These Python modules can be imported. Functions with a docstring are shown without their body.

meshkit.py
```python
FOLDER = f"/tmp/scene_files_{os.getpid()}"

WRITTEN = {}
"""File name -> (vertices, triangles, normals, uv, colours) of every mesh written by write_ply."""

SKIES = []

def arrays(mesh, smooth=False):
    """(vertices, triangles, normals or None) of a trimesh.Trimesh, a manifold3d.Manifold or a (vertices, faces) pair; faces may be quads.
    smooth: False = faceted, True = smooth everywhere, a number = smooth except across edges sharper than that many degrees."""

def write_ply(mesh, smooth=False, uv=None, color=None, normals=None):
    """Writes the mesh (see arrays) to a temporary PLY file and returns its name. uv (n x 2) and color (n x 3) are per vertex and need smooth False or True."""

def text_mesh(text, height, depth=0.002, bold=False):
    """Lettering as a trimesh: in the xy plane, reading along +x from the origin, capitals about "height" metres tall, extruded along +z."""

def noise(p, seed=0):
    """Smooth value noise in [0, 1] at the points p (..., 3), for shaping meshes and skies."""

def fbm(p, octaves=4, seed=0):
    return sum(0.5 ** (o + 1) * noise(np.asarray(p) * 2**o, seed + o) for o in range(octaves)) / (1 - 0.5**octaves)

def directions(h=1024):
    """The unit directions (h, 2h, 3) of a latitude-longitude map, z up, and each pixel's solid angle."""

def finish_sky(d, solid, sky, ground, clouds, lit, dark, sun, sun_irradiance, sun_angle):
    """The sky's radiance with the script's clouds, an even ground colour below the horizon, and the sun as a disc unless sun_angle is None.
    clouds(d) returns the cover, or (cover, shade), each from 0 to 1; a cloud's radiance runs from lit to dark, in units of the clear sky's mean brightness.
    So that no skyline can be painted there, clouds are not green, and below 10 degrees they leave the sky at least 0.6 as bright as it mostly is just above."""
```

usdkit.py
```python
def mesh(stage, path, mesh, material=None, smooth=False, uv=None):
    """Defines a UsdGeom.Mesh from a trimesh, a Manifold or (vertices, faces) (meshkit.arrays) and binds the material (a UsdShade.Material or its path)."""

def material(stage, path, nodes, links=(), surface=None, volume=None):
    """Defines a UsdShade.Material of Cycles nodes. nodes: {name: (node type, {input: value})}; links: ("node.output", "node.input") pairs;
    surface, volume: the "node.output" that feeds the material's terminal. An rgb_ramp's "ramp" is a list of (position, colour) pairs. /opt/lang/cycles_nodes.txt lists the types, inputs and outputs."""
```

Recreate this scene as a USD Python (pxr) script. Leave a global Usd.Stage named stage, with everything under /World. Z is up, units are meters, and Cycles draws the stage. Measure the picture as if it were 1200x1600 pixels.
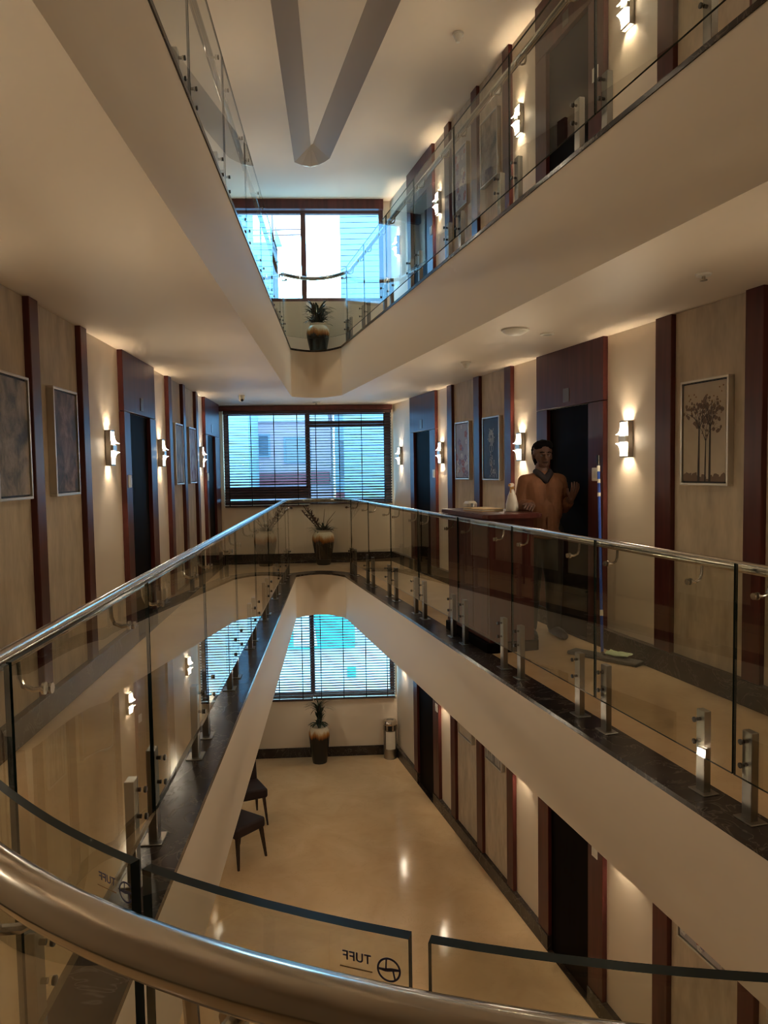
import math, random
import numpy as np, trimesh, manifold3d, usdkit, meshkit
from shapely.geometry import Polygon, LineString, Point
from shapely.geometry.polygon import orient
from pxr import Usd, UsdGeom, UsdLux, UsdShade, Gf, Sdf

rnd = random.Random(7)
stage = Usd.Stage.CreateInMemory()
UsdGeom.SetStageUpAxis(stage, 'Z')
UsdGeom.SetStageMetersPerUnit(stage, 1.0)
UsdGeom.Xform.Define(stage, '/World')

# ------------------------------------------------------------ camera, sky, exposure
EYE = 1.5
FOCAL_PX = 1150.4
PITCH, ROLL = 0.0580, -0.0158
cam = UsdGeom.Camera.Define(stage, '/World/camera')
_cp, _sp, _cr, _sr = math.cos(PITCH), math.sin(PITCH), math.cos(ROLL), math.sin(ROLL)
_fw, _up, _rt = np.array([0, _cp, -_sp]), np.array([0, _sp, _cp]), np.array([1.0, 0, 0])
_rt, _up = _cr * _rt + _sr * _up, -_sr * _rt + _cr * _up
cam.AddTransformOp().Set(Gf.Matrix4d(*_rt, 0, *_up, 0, *(-_fw), 0, 0, 0, EYE, 1))
cam.CreateHorizontalApertureAttr(36.0)
cam.CreateFocalLengthAttr(36.0 * FOCAL_PX / 1200)
cam.CreateClippingRangeAttr(Gf.Vec2f(0.05, 400))
cam.CreateExposureAttr(1.6)
SKY_STRENGTH = 1.7
LAMP = 15.0          # radiance of the sconce shades
BULB = 370.0          # radiance of the lamps inside the sconces
sky = UsdLux.DomeLight.Define(stage, '/World/sky')
sky.CreateIntensityAttr(SKY_STRENGTH)
sky.CreateColorAttr(Gf.Vec3f(0.31, 0.68, 1.0))

# ------------------------------------------------------------ names, properties, meshes
_used = {}
def path_of(name, parent=None):
    base = (str(parent.GetPath()) if parent is not None else '/World') + '/' + name
    n = _used.get(base, 0); _used[base] = n + 1
    return base if n == 0 else f'{base}_{n:03d}'
def tag(o, label=None, cat=None, group=None, kind=None):
    p = o.GetPrim() if hasattr(o, 'GetPrim') else o
    for k, v in (('label', label), ('category', cat), ('group', group), ('kind', kind)):
        if v: p.SetCustomDataByKey(k, v)
    return p
def obj(name, mesh, mat, parent=None, smooth=False, label=None, kind=None):
    return tag(usdkit.mesh(stage, path_of(name, parent), mesh, M[mat], smooth), label, kind=kind)
def thing(name, label, cat, loc=(0, 0, 0), rz=0.0, group=None, kind=None):
    x = UsdGeom.Xform.Define(stage, path_of(name))
    x.AddTranslateOp().Set(Gf.Vec3d(*map(float, loc))); x.AddRotateZOp().Set(math.degrees(rz))
    return tag(x, label, cat, group, kind)
def struct(name, mesh, mat, smooth=False, label=None):
    return obj(name, mesh, mat, None, smooth, label, 'structure')
def copy_of(src, loc, rz, label, cat, group):
    r = thing(src.GetName(), label, cat, loc, rz, group)
    r.GetReferences().AddInternalReference(src.GetPath()); r.SetInstanceable(True)
    return r
cat_ = trimesh.util.concatenate
def box(x0, x1, y0, y1, z0, z1):
    return trimesh.creation.box(bounds=[[min(x0, x1), min(y0, y1), min(z0, z1)], [max(x0, x1), max(y0, y1), max(z0, z1)]])
def rbox(x0, x1, y0, y1, z0, z1, c=0.004):
    lo, hi = np.array([min(x0, x1), min(y0, y1), min(z0, z1)]), np.array([max(x0, x1), max(y0, y1), max(z0, z1)])
    c = min(c, (hi - lo).min() * 0.45); pts = []
    for sx in (0, 1):
        for sy in (0, 1):
            for sz in (0, 1):
                q = np.where([sx, sy, sz], hi, lo); s = np.where([sx, sy, sz], -1, 1) * c
                for a in range(3): 
                    d = s.copy(); d[a] = 0; pts.append(q + d)
    return trimesh.convex.convex_hull(np.array(pts))
def extrude(poly, z0, z1):
    polys = getattr(poly, 'geoms', [poly])
    m = cat_([trimesh.creation.extrude_polygon(g, z1 - z0, engine='earcut') for g in polys if g.area > 1e-9])
    m.apply_translation([0, 0, z0]); return m
def tube(pts, r, n=10, caps=True):
    pts = np.asarray(pts, float); r = np.broadcast_to(r, len(pts))
    t = np.gradient(pts, axis=0); t /= np.linalg.norm(t, axis=1)[:, None]
    ref = np.array([0, 0, 1.0]) if abs(t[0][2]) < 0.9 else np.array([1.0, 0, 0])
    u = np.cross(t[0], ref); u /= np.linalg.norm(u); rings = []
    for i, p in enumerate(pts):
        u = u - t[i] * (u @ t[i]); u /= np.linalg.norm(u); w = np.cross(t[i], u)
        a = np.linspace(0, 2 * np.pi, n, endpoint=False)
        rings.append(p + r[i] * (np.cos(a)[:, None] * u + np.sin(a)[:, None] * w))
    v = np.vstack(rings); f = []
    for i in range(len(pts) - 1):
        for j in range(n):
            a, b, c, d = i * n + j, i * n + (j + 1) % n, (i + 1) * n + (j + 1) % n, (i + 1) * n + j
            f += [[a, b, c], [a, c, d]]
    if caps:
        for i, o in ((0, 1), (len(pts) - 1, -1)):
            c = len(v); v = np.vstack([v, pts[i]])
            for j in range(n):
                a, b = i * n + j, i * n + (j + 1) % n
                f.append([c, b, a] if o == 1 else [c, a, b])
    m = trimesh.Trimesh(v, f, process=False); m.fix_normals(); return m
def lathe(profile, n=28, closed=False):
    m = trimesh.creation.revolve(np.asarray(profile, float), sections=n); return m
def cyl(r, h, loc=(0, 0, 0), axis='z', n=16):
    m = trimesh.creation.cylinder(radius=r, height=h, sections=n)
    if axis == 'x': m.apply_transform(trimesh.transformations.rotation_matrix(math.pi / 2, [0, 1, 0]))
    if axis == 'y': m.apply_transform(trimesh.transformations.rotation_matrix(math.pi / 2, [1, 0, 0]))
    m.apply_translation(loc); return m
def ball(r, loc, sub=2, sc=(1, 1, 1)):
    m = trimesh.creation.icosphere(sub, r); m.apply_scale(sc); m.apply_translation(loc); return m

# ------------------------------------------------------------ materials
M = {}
def mat(name, nodes, links=(), surface=None):
    M[name] = usdkit.material(stage, '/World/Looks/' + name, nodes, links, surface); return M[name]
def plain(name, col, rough=0.5, metal=0.0, spec=0.5, coat=0.0, noise=None, bump=None):
    n = {'p': ('principled_bsdf', {'base_color': col, 'roughness': rough, 'metallic': metal, 'specular_ior_level': spec, 'coat_weight': coat, 'coat_roughness': 0.1})}
    l = []
    if noise or bump: n['g'] = ('geometry', {})
    if noise:
        sc, amt, stretch = noise
        n['m'] = ('mapping', {'scale': stretch}); n['n'] = ('noise_texture', {'scale': sc, 'detail': 3.0, 'roughness': 0.6})
        c = np.array(col)
        n['r'] = ('rgb_ramp', {'ramp': [(0.25, tuple(c * (1 - amt))), (0.75, tuple(np.minimum(c * (1 + amt), 1)))]})
        l += [('g.position', 'm.vector'), ('m.vector', 'n.vector'), ('n.fac', 'r.fac'), ('r.color', 'p.base_color')]
    if bump:
        n['bn'] = ('noise_texture', {'scale': bump[0], 'detail': 3.0}); n['b'] = ('bump', {'strength': bump[1], 'distance': 0.004})
        l += [('g.position', 'bn.vector'), ('bn.fac', 'b.height'), ('b.normal', 'p.normal')]
    return mat(name, n, l, 'p.BSDF')
def glow(name, col, strength):
    return mat(name, {'e': ('emission', {'color': col, 'strength': strength})}, (), 'e.emission')
def glass(name, tint, rough=0.0, ior=1.62):
    return mat(name, {'g': ('geometry', {}), 'i': ('mix_float', {'b': 0.0}), 'f': ('fresnel', {'IOR': ior}),
                      't': ('transparent_bsdf', {'color': tint}), 'r': ('glossy_bsdf', {'color': (1, 1, 1), 'roughness': rough}), 'x': ('mix_closure', {})},
               [('g.backfacing', 'i.fac'), ('f.fac', 'i.a'), ('i.result', 'x.fac'), ('t.BSDF', 'x.closure1'), ('r.BSDF', 'x.closure2')], 'x.closure')
plain('cream_paint', (0.70, 0.585, 0.455), 0.55)
plain('ceiling_paint', (0.74, 0.62, 0.48), 0.7)
plain('recess_grey', (0.40, 0.33, 0.27), 0.7)  # even grey for the recess band, darker than the ceiling
plain('wallpaper', (0.50, 0.40, 0.29), 0.75, noise=(9, 0.22, (1, 1, 0.35)), bump=(140, 0.25))
plain('mahogany', (0.082, 0.018, 0.015), 0.33, spec=0.4, noise=(5, 0.35, (3, 3, 0.25)))
plain('dark_door', (0.005, 0.0035, 0.0035), 0.55, spec=0.03, noise=(4, 0.3, (4, 4, 0.3)))
plain('blind_wood', (0.040, 0.017, 0.014), 0.42)
plain('blind_tape', (0.012, 0.008, 0.009), 0.8)
plain('window_frame', (0.11, 0.05, 0.045), 0.45)
plain('steel', (0.42, 0.39, 0.35), 0.27, metal=1.0)
plain('post_steel', (0.27, 0.25, 0.22), 0.3, metal=1.0)
plain('polished_steel', (0.60, 0.56, 0.51), 0.18, metal=1.0)
plain('dark_bolt', (0.10, 0.09, 0.08), 0.3, metal=1.0)
plain('glass_edge', (0.004, 0.012, 0.011), 0.3, spec=0.15)
plain('silver_frame', (0.60, 0.55, 0.48), 0.35, metal=0.7)
plain('black_line', (0.012, 0.010, 0.010), 0.5)
plain('white_plastic', (0.74, 0.69, 0.60), 0.4)
plain('grey_plastic', (0.42, 0.38, 0.33), 0.5)
plain('plate_grey', (0.12, 0.10, 0.09), 0.35)
plain('black_plastic', (0.012, 0.012, 0.014), 0.25)
plain('chair_fabric', (0.020, 0.007, 0.007), 0.7)
plain('chair_wood', (0.022, 0.009, 0.007), 0.35)
plain('leaf_dark', (0.018, 0.030, 0.014), 0.5)
plain('leaf_red', (0.10, 0.035, 0.030), 0.6)
plain('twig', (0.03, 0.02, 0.014), 0.7)
plain('skin', (0.115, 0.052, 0.034), 0.5)
plain('hair', (0.006, 0.005, 0.005), 0.9, spec=0.1)
plain('coat_cloth', (0.19, 0.075, 0.032), 0.75, noise=(20, 0.12, (1, 1, 1)))
plain('collar_cloth', (0.020, 0.013, 0.016), 0.8)
plain('trouser_cloth', (0.020, 0.020, 0.018), 0.8)
plain('leather', (0.012, 0.009, 0.008), 0.35)
plain('eye_white', (0.14, 0.11, 0.10), 0.3)
plain('mop_blue', (0.03, 0.09, 0.45), 0.4)
plain('mop_white', (0.75, 0.70, 0.58), 0.5)
plain('mop_grey', (0.075, 0.07, 0.06), 0.9, bump=(300, 0.6))
plain('rag', (0.42, 0.50, 0.30), 0.85)
plain('folder_yellow', (0.55, 0.36, 0.14), 0.6)
plain('bottle_white', (0.68, 0.63, 0.55), 0.35)
plain('trigger_amber', (0.45, 0.24, 0.06), 0.4)
plain('sticker_blue', (0.08, 0.09, 0.28), 0.5)
plain('sticker_tan', (0.50, 0.30, 0.15), 0.6)
plain('facade_pink', (0.32, 0.23, 0.27), 0.85)
plain('facade_blue', (0.15, 0.20, 0.27), 0.85)
plain('facade_white', (0.36, 0.37, 0.39), 0.85)
plain('facade_pale', (0.115, 0.175, 0.235), 0.85)
plain('roof_red', (0.15, 0.035, 0.045), 0.8)
plain('shop_window', (0.08, 0.10, 0.13), 0.15)
plain('tarpaulin', (0.008, 0.28, 0.31), 0.5)
plain('ground_pale', (0.60, 0.60, 0.58), 0.9)
glow('lit_shade', (1.0, 0.87, 0.66), LAMP)
glow('lamp_glow', (1.0, 0.83, 0.58), BULB)
glass('balustrade_glass', (0.925, 0.935, 0.905))
glass('window_glass', (0.95, 0.97, 0.97), ior=1.12)
def marble(name, c0, c1, vein, rough):
    mat(name, {'g': ('geometry', {}), 'n': ('noise_texture', {'scale': 1.6, 'detail': 3.0, 'roughness': 0.6, 'distortion': 0.6}),
               'r': ('rgb_ramp', {'ramp': [(0.3, c0), (0.7, c1)]}),
               'n2': ('noise_texture', {'scale': 3.5, 'detail': 4.0, 'roughness': 0.65, 'distortion': 1.2}),
               'r2': ('rgb_ramp', {'ramp': [(0.485, (0, 0, 0)), (0.50, (1, 1, 1)), (0.515, (0, 0, 0))]}),
               'k': ('math', {'math_type': 'multiply', 'value2': vein[1]}), 'bw': ('rgb_to_bw', {}),
               'x': ('mix', {'color2': vein[0]}), 'p': ('principled_bsdf', {'roughness': rough, 'specular_ior_level': 0.3})},
        [('g.position', 'n.vector'), ('g.position', 'n2.vector'), ('n.fac', 'r.fac'), ('n2.fac', 'r2.fac'), ('r2.color', 'bw.color'), ('bw.val', 'k.value1'),
         ('k.value', 'x.fac'), ('r.color', 'x.color1'), ('x.color', 'p.base_color')], 'p.BSDF')
marble('floor_marble', (0.57, 0.39, 0.215), (0.68, 0.49, 0.29), ((0.48, 0.32, 0.17), 0.25), 0.11)
marble('dark_marble', (0.022, 0.016, 0.014), (0.055, 0.042, 0.035), ((0.20, 0.16, 0.13), 0.5), 0.2)
def glaze(name, base, z_drip, z_cream, height):
    mat(name, {'t': ('texture_coordinate', {}), 's': ('separate_xyz', {}), 'm': ('mapping', {'scale': (14, 14, 1.5)}), 'n': ('noise_texture', {'scale': 1.0, 'detail': 3.0}),
               'a': ('math', {'math_type': 'multiply_add', 'value2': 0.22, 'value3': -0.11}), 'b': ('math', {'math_type': 'add'}), 'd': ('math', {'math_type': 'divide', 'value2': height}),
               'r': ('rgb_ramp', {'ramp': [(0.0, base), (z_drip - 0.03, base), (z_drip + 0.03, (0.22, 0.07, 0.015)), (z_cream - 0.04, (0.36, 0.17, 0.05)), (z_cream + 0.05, (0.55, 0.46, 0.33)), (1.0, (0.50, 0.43, 0.33))]}),
               'p': ('principled_bsdf', {'roughness': 0.12})},
        [('t.object', 's.vector'), ('t.object', 'm.vector'), ('m.vector', 'n.vector'), ('n.fac', 'a.value1'), ('s.z', 'b.value1'), ('a.value', 'b.value2'), ('b.value', 'd.value1'),
         ('d.value', 'r.fac'), ('r.color', 'p.base_color')], 'p.BSDF')
glaze('urn_glaze', (0.012, 0.009, 0.008), 0.73, 0.86, 0.60)
glaze('vase_glaze', (0.016, 0.012, 0.010), 0.67, 0.81, 0.56)
def art(name, stops, scale, stretch=(1, 1, 1), offset=0.0):
    mat(name, {'t': ('texture_coordinate', {}), 'm': ('mapping', {'scale': stretch, 'location': (offset, 0, offset)}), 'n': ('noise_texture', {'scale': scale, 'detail': 7.0, 'roughness': 0.62, 'distortion': 0.4}),
               'r': ('rgb_ramp', {'ramp': stops}), 'p': ('principled_bsdf', {'roughness': 0.55})},
        [('t.object', 'm.vector'), ('m.vector', 'n.vector'), ('n.fac', 'r.fac'), ('r.color', 'p.base_color')], 'p.BSDF')
art('art_beige', [(0.2, (0.36, 0.27, 0.17)), (0.8, (0.50, 0.41, 0.29))], 3)
art('art_pale', [(0.25, (0.30, 0.27, 0.30)), (0.75, (0.48, 0.44, 0.45))], 4)
art('art_navy', [(0.25, (0.015, 0.022, 0.045)), (0.75, (0.04, 0.055, 0.09))], 5)
art('art_grey', [(0.36, (0.05, 0.05, 0.045)), (0.46, (0.17, 0.135, 0.10)), (0.56, (0.29, 0.23, 0.165)), (0.68, (0.40, 0.30, 0.21))], 7, (1, 1, 0.8), 3.1)
art('art_plum', [(0.38, (0.03, 0.035, 0.032)), (0.48, (0.11, 0.065, 0.06)), (0.58, (0.20, 0.13, 0.11)), (0.7, (0.33, 0.24, 0.20))], 8, (1, 1, 0.8), 7.7)
art('art_silver', [(0.38, (0.13, 0.12, 0.11)), (0.62, (0.46, 0.41, 0.34))], 9, (3, 1, 0.5), 1.3)
art('art_mauve', [(0.38, (0.20, 0.07, 0.08)), (0.5, (0.33, 0.25, 0.26)), (0.64, (0.45, 0.40, 0.37))], 8, (1.5, 1, 0.6), 5.2)
plain('ink_dark', (0.035, 0.022, 0.018), 0.6)
plain('ink_brown', (0.14, 0.085, 0.05), 0.6)
plain('ink_leaf', (0.18, 0.09, 0.03), 0.6)
plain('ink_white', (0.62, 0.58, 0.54), 0.6)
plain('ink_rose', (0.40, 0.16, 0.15), 0.6)
plain('ink_lilac', (0.24, 0.20, 0.28), 0.6)

# ------------------------------------------------------------ the plan
H, C, T = 3.22, 2.547, 0.615                       # storey height, ceiling height, depth of the slab
Z = {0: -H, 1: 0.0, 2: H}                          # floor of each storey; the camera stands on storey 1
LVL = {0: 'ground floor', 1: 'middle gallery', 2: 'upper gallery'}
TOP = 5.755
WR, WL = (3.5153, -0.2795), (-1.8025, -0.0687)     # wall lines x = a + k y
OR, OL = (2.1844, -0.2640), (-0.6581, -0.0594)     # edges of the floor opening
FD, FK = 11.97, 0.05                               # far wall y = FD + FK x
Y0 = -2.4                                          # wall behind the viewer
def wl(w, y): return w[0] + w[1] * y
def corner(w): y = (FD + FK * w[0]) / (1 - FK * w[1]); return np.array([wl(w, y), y])
CR, CL = corner(WR), corner(WL)
hall = Polygon([(wl(WL, Y0), Y0), (wl(WR, Y0), Y0), tuple(CR), tuple(CL)])
IN = 0.085                                         # glass stands this far in from the edge of the opening
gR = lambda y: OR[0] + IN + OR[1] * y
gL = lambda y: OL[0] - IN + OL[1] * y
near = np.array([(gL(2.3), 2.3), (gL(2.0), 2.0), (gL(1.72), 1.72), (-0.823, 1.48), (-0.715, 1.20), (-0.513, 0.958), (-0.271, 0.764), (0.017, 0.633), (0.300, 0.572), (0.75, 0.585), (1.22, 0.73), (1.58, 1.05), (1.76, 1.48), (gR(2.0), 2.0), (gR(2.6), 2.6)])
_t = np.r_[0, np.cumsum(np.linalg.norm(np.diff(near, axis=0), axis=1))]
from scipy.interpolate import CubicSpline
near = CubicSpline(_t, near)(np.linspace(0, _t[-1], 90))
_a, _b = np.array([gL(10.50), 10.50]), np.array([gR(10.42), 10.42]); _mid = np.array([-0.93, 10.80])
_q = np.linspace(0, 1, 24)[:, None]; far_arc = (1 - _q) ** 2 * _b + 2 * _q * (1 - _q) * (2 * _mid - (_a + _b) / 2) + _q ** 2 * _a
G = Polygon(np.vstack([near, far_arc]))
G = orient(G.buffer(-0.14, quad_segs=10).buffer(0.14, quad_segs=10), 1.0)
opening = G.buffer(-IN, quad_segs=10)
loop = LineString(G.exterior.coords); LEN = loop.length
def on_loop(s):
    s %= LEN; p, q = loop.interpolate(max(s - 0.004, 0)), loop.interpolate(min(s + 0.004, LEN)); c = loop.interpolate(s)
    t = np.array([q.x - p.x, q.y - p.y]); t /= np.linalg.norm(t); return np.array([c.x, c.y]), t, np.array([t[1], -t[0]])   # point, along, towards the corridor
def s_at(x, y): return loop.project(Point(x, y))

# ------------------------------------------------------------ shell: slabs, floors, walls
struct('floor', extrude(hall, Z[0] - 0.3, Z[0]), 'floor_marble')
for lv in (1, 2):
    struct('ceiling', extrude(hall.difference(opening), Z[lv] - T - (0.06 if lv == 2 else 0), Z[lv] - 0.022), 'cream_paint')
    struct('floor', extrude(hall.difference(opening.buffer(0.205)), Z[lv] - 0.022, Z[lv]), 'floor_marble')
    struct('trim', extrude(opening.buffer(0.205).difference(opening.buffer(-0.008)), Z[lv] - 0.022, Z[lv] + 0.004), 'dark_marble')
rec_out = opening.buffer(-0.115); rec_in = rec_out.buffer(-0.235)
struct('ceiling', extrude(hall.difference(rec_out), TOP, TOP + 0.45), 'ceiling_paint')
def loft(po, pi, z0, z1, n=160):
    lo = LineString(po.exterior.coords); v = []; li = LineString(pi.exterior.coords)
    for i in range(n):
        a = lo.interpolate(i / n, normalized=True); b = li.interpolate(li.project(a)); v += [(a.x, a.y, z0), (b.x, b.y, z1)]
    f = []
    for i in range(n):
        a, b, c, d = 2 * i, 2 * i + 1, (2 * i + 3) % (2 * n), (2 * i + 2) % (2 * n); f += [[a, b, c], [a, c, d]]
    return trimesh.Trimesh(v, f, process=False)
struct('trim', loft(rec_out, rec_in, TOP, TOP + 0.16), 'recess_grey', label='grey sloping band round the ceiling recess')
struct('ceiling', extrude(rec_in, TOP + 0.16, TOP + 0.45), 'ceiling_paint')
bx0 = 0.35
bd = tag(UsdGeom.Xform.Define(stage, path_of('door_7')), 'added dark double door behind the viewer, for handrail reflections', kind='structure')  # unseen door, added to give the near handrail a dark reflection
for lv in (0, 1, 2):
    obj('jamb', rbox(bx0 - 0.95, bx0 - 0.75, Y0, Y0 + 0.045, Z[lv], Z[lv] + 2.03), 'mahogany', bd); obj('jamb', rbox(bx0 + 0.75, bx0 + 0.95, Y0, Y0 + 0.045, Z[lv], Z[lv] + 2.03), 'mahogany', bd)
    obj('header', rbox(bx0 - 0.95, bx0 + 0.95, Y0, Y0 + 0.045, Z[lv] + 2.034, Z[lv] + 2.53), 'mahogany', bd)
    for q in (-1, 1): obj('leaf', box(bx0, bx0 + q * 0.748, Y0, Y0 + 0.008, Z[lv], Z[lv] + 2.03), 'dark_door', bd)
def wall_box(w, side, y0, y1, v0, v1, z0, z1, c=0.0):
    """A box along a wall line: from y0 to y1 on the line, from v0 to v1 out of the wall."""
    t = np.array([w[1], 1.0]); t /= np.linalg.norm(t); n = np.array([-t[1], t[0]]) * (1 if side == 'r' else -1)
    a, b = np.array([wl(w, y0), y0]), np.array([wl(w, y1), y1]); L = np.linalg.norm(b - a)
    m = (rbox(0, L, v0, v1, z0, z1, c) if c else box(0, L, v0, v1, z0, z1)); X = np.eye(4); X[:2, 0], X[:2, 1], X[:2, 3] = t, n, a
    m.apply_transform(X)
    if np.linalg.det(X[:3, :3]) < 0: m.invert()
    return m
def far_box(x0, x1, v0, v1, z0, z1, c=0.0):
    """The same along the far wall: x0..x1, v out of the wall into the hall."""
    t = np.array([1.0, FK]); t /= np.linalg.norm(t); n = np.array([t[1], -t[0]])
    L = (x1 - x0) * math.hypot(1, FK); m = (rbox(0, L, v0, v1, z0, z1, c) if c else box(0, L, v0, v1, z0, z1)); X = np.eye(4); X[:2, 0], X[:2, 1], X[:2, 3] = t, n, (x0, FD + FK * x0)
    m.apply_transform(X); m.invert(); return m
wall_r = struct('wall_right', wall_box(WR, 'r', Y0, CR[1], -0.2, 0, Z[0] - 0.3, TOP + 0.45), 'cream_paint')
wall_l = struct('wall_left', wall_box(WL, 'l', Y0, CL[1], -0.2, 0, Z[0] - 0.3, TOP + 0.45), 'cream_paint')
struct('wall_back', box(wl(WL, Y0) - 0.3, wl(WR, Y0) + 0.3, Y0 - 0.2, Y0, Z[0] - 0.3, TOP + 0.45), 'cream_paint')
WIN = {0: (-2.56, 0.13, Z[0] + 0.98, Z[0] + 2.50), 1: (-2.56, 0.13, 0.955, 2.47), 2: (-2.40, 0.06, Z[2] + 0.97, Z[2] + 2.44)}
x0, x1 = CL[0] - 0.25, CR[0] + 0.25
rects = [(x0, x1, Z[0] - 0.3, WIN[0][2])] + [(x0, x1, WIN[a][3], WIN[a + 1][2]) for a in (0, 1)] + [(x0, x1, WIN[2][3], TOP + 0.45)]
for a in (0, 1, 2): rects += [(x0, WIN[a][0], WIN[a][2], WIN[a][3]), (WIN[a][1], x1, WIN[a][2], WIN[a][3])]
struct('wall_far', cat_([far_box(a, b, -0.2, 0, c, d) for a, b, c, d in rects]), 'cream_paint')

# windows: frame, mullion, transoms, panes
MUL = -1.217
for lv in (0, 1, 2):
    a, b, c, d = WIN[lv]
    w = tag(UsdGeom.Xform.Define(stage, path_of(f'window_{lv + 1}')), f'wide dark-framed window in the far wall of the {LVL[lv]}', kind='structure')
    fr = 0.07
    obj('frame', cat_([far_box(a, b, -0.16, -0.09, d - fr, d), far_box(a, b, -0.16, -0.09, c, c + fr), far_box(a, a + fr, -0.16, -0.09, c + fr, d - fr), far_box(b - fr - (0.03 if lv == 1 else 0), b, -0.16, -0.09, c + fr, d - fr)]), 'window_frame', w)
    obj('mullion', far_box(MUL - 0.037, MUL + 0.037, -0.17, -0.08, c + fr, d - fr), 'window_frame', w)
    if lv == 1:
        obj('transom', far_box(a + fr, MUL - 0.037, -0.16, -0.09, 1.055, 1.235), 'window_frame', w)
        obj('transom', far_box(MUL + 0.037, b - fr - 0.03, -0.16, -0.09, 2.195, 2.30), 'window_frame', w)
    for u0, u1 in ((a + fr, MUL - 0.037), (MUL + 0.037, b - fr)):
        obj('pane', far_box(u0, u1, -0.128, -0.122, c + fr, d - fr), 'window_glass', w)
    if lv:
        obj('pelmet', far_box(max(a - 0.05, CL[0] + 0.01) if lv == 1 else CL[0] + 0.01, b + (0.02 if lv == 1 else 0.0), 0.0, 0.09, 2.46 if lv == 1 else Z[2] + C - 0.16, Z[lv] + C - 0.012), 'mahogany', w)

# ------------------------------------------------------------ wall furniture, one storey after another
STRIPS = {'r': [(9.32, 9.48), (8.48, 8.64), (7.68, 7.83), (5.20, 5.37), (4.39, 4.53), (3.58, 3.74)],
          'l': [(4.37, 4.50), (5.25, 5.38), (8.02, 8.17), (8.79, 8.93), (9.62, 9.76), (3.52, 3.66)]}
PAPER = {'r': [(8.64, 9.32), (7.83, 8.48), (4.53, 5.20), (3.74, 4.39)], 'l': [(4.50, 5.25), (3.66, 4.37), (8.17, 8.79), (8.93, 9.62)]}
DOORS = {'r': [(9.92, 10.99, 10.14, 10.82), (6.02, 7.13, 6.24, 6.93)], 'l': [(6.28, 7.39, 6.46, 7.17), (10.30, 11.55, 10.45, 11.12)]}
W = {'r': WR, 'l': WL}; SIDE = {'r': 'right', 'l': 'left'}
DOOR_AT = {('r', 0): 'right wall nearest the far window', ('r', 1): 'right wall between two sconces', ('l', 0): 'left wall midway along', ('l', 1): 'left wall beside the far window'}
def frame_at(side, y, v=0.0):
    w = W[side]; t = np.array([w[1], 1.0]); t /= np.linalg.norm(t); n = np.array([-t[1], t[0]]) * (1 if side == 'r' else -1)
    p = np.array([wl(w, y), y]) + n * v
    return p, math.atan2(-n[0], n[1]), (1 if side == 'r' else -1)      # origin, turn (local y points out of the wall), local x per y
nd = 0
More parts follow.
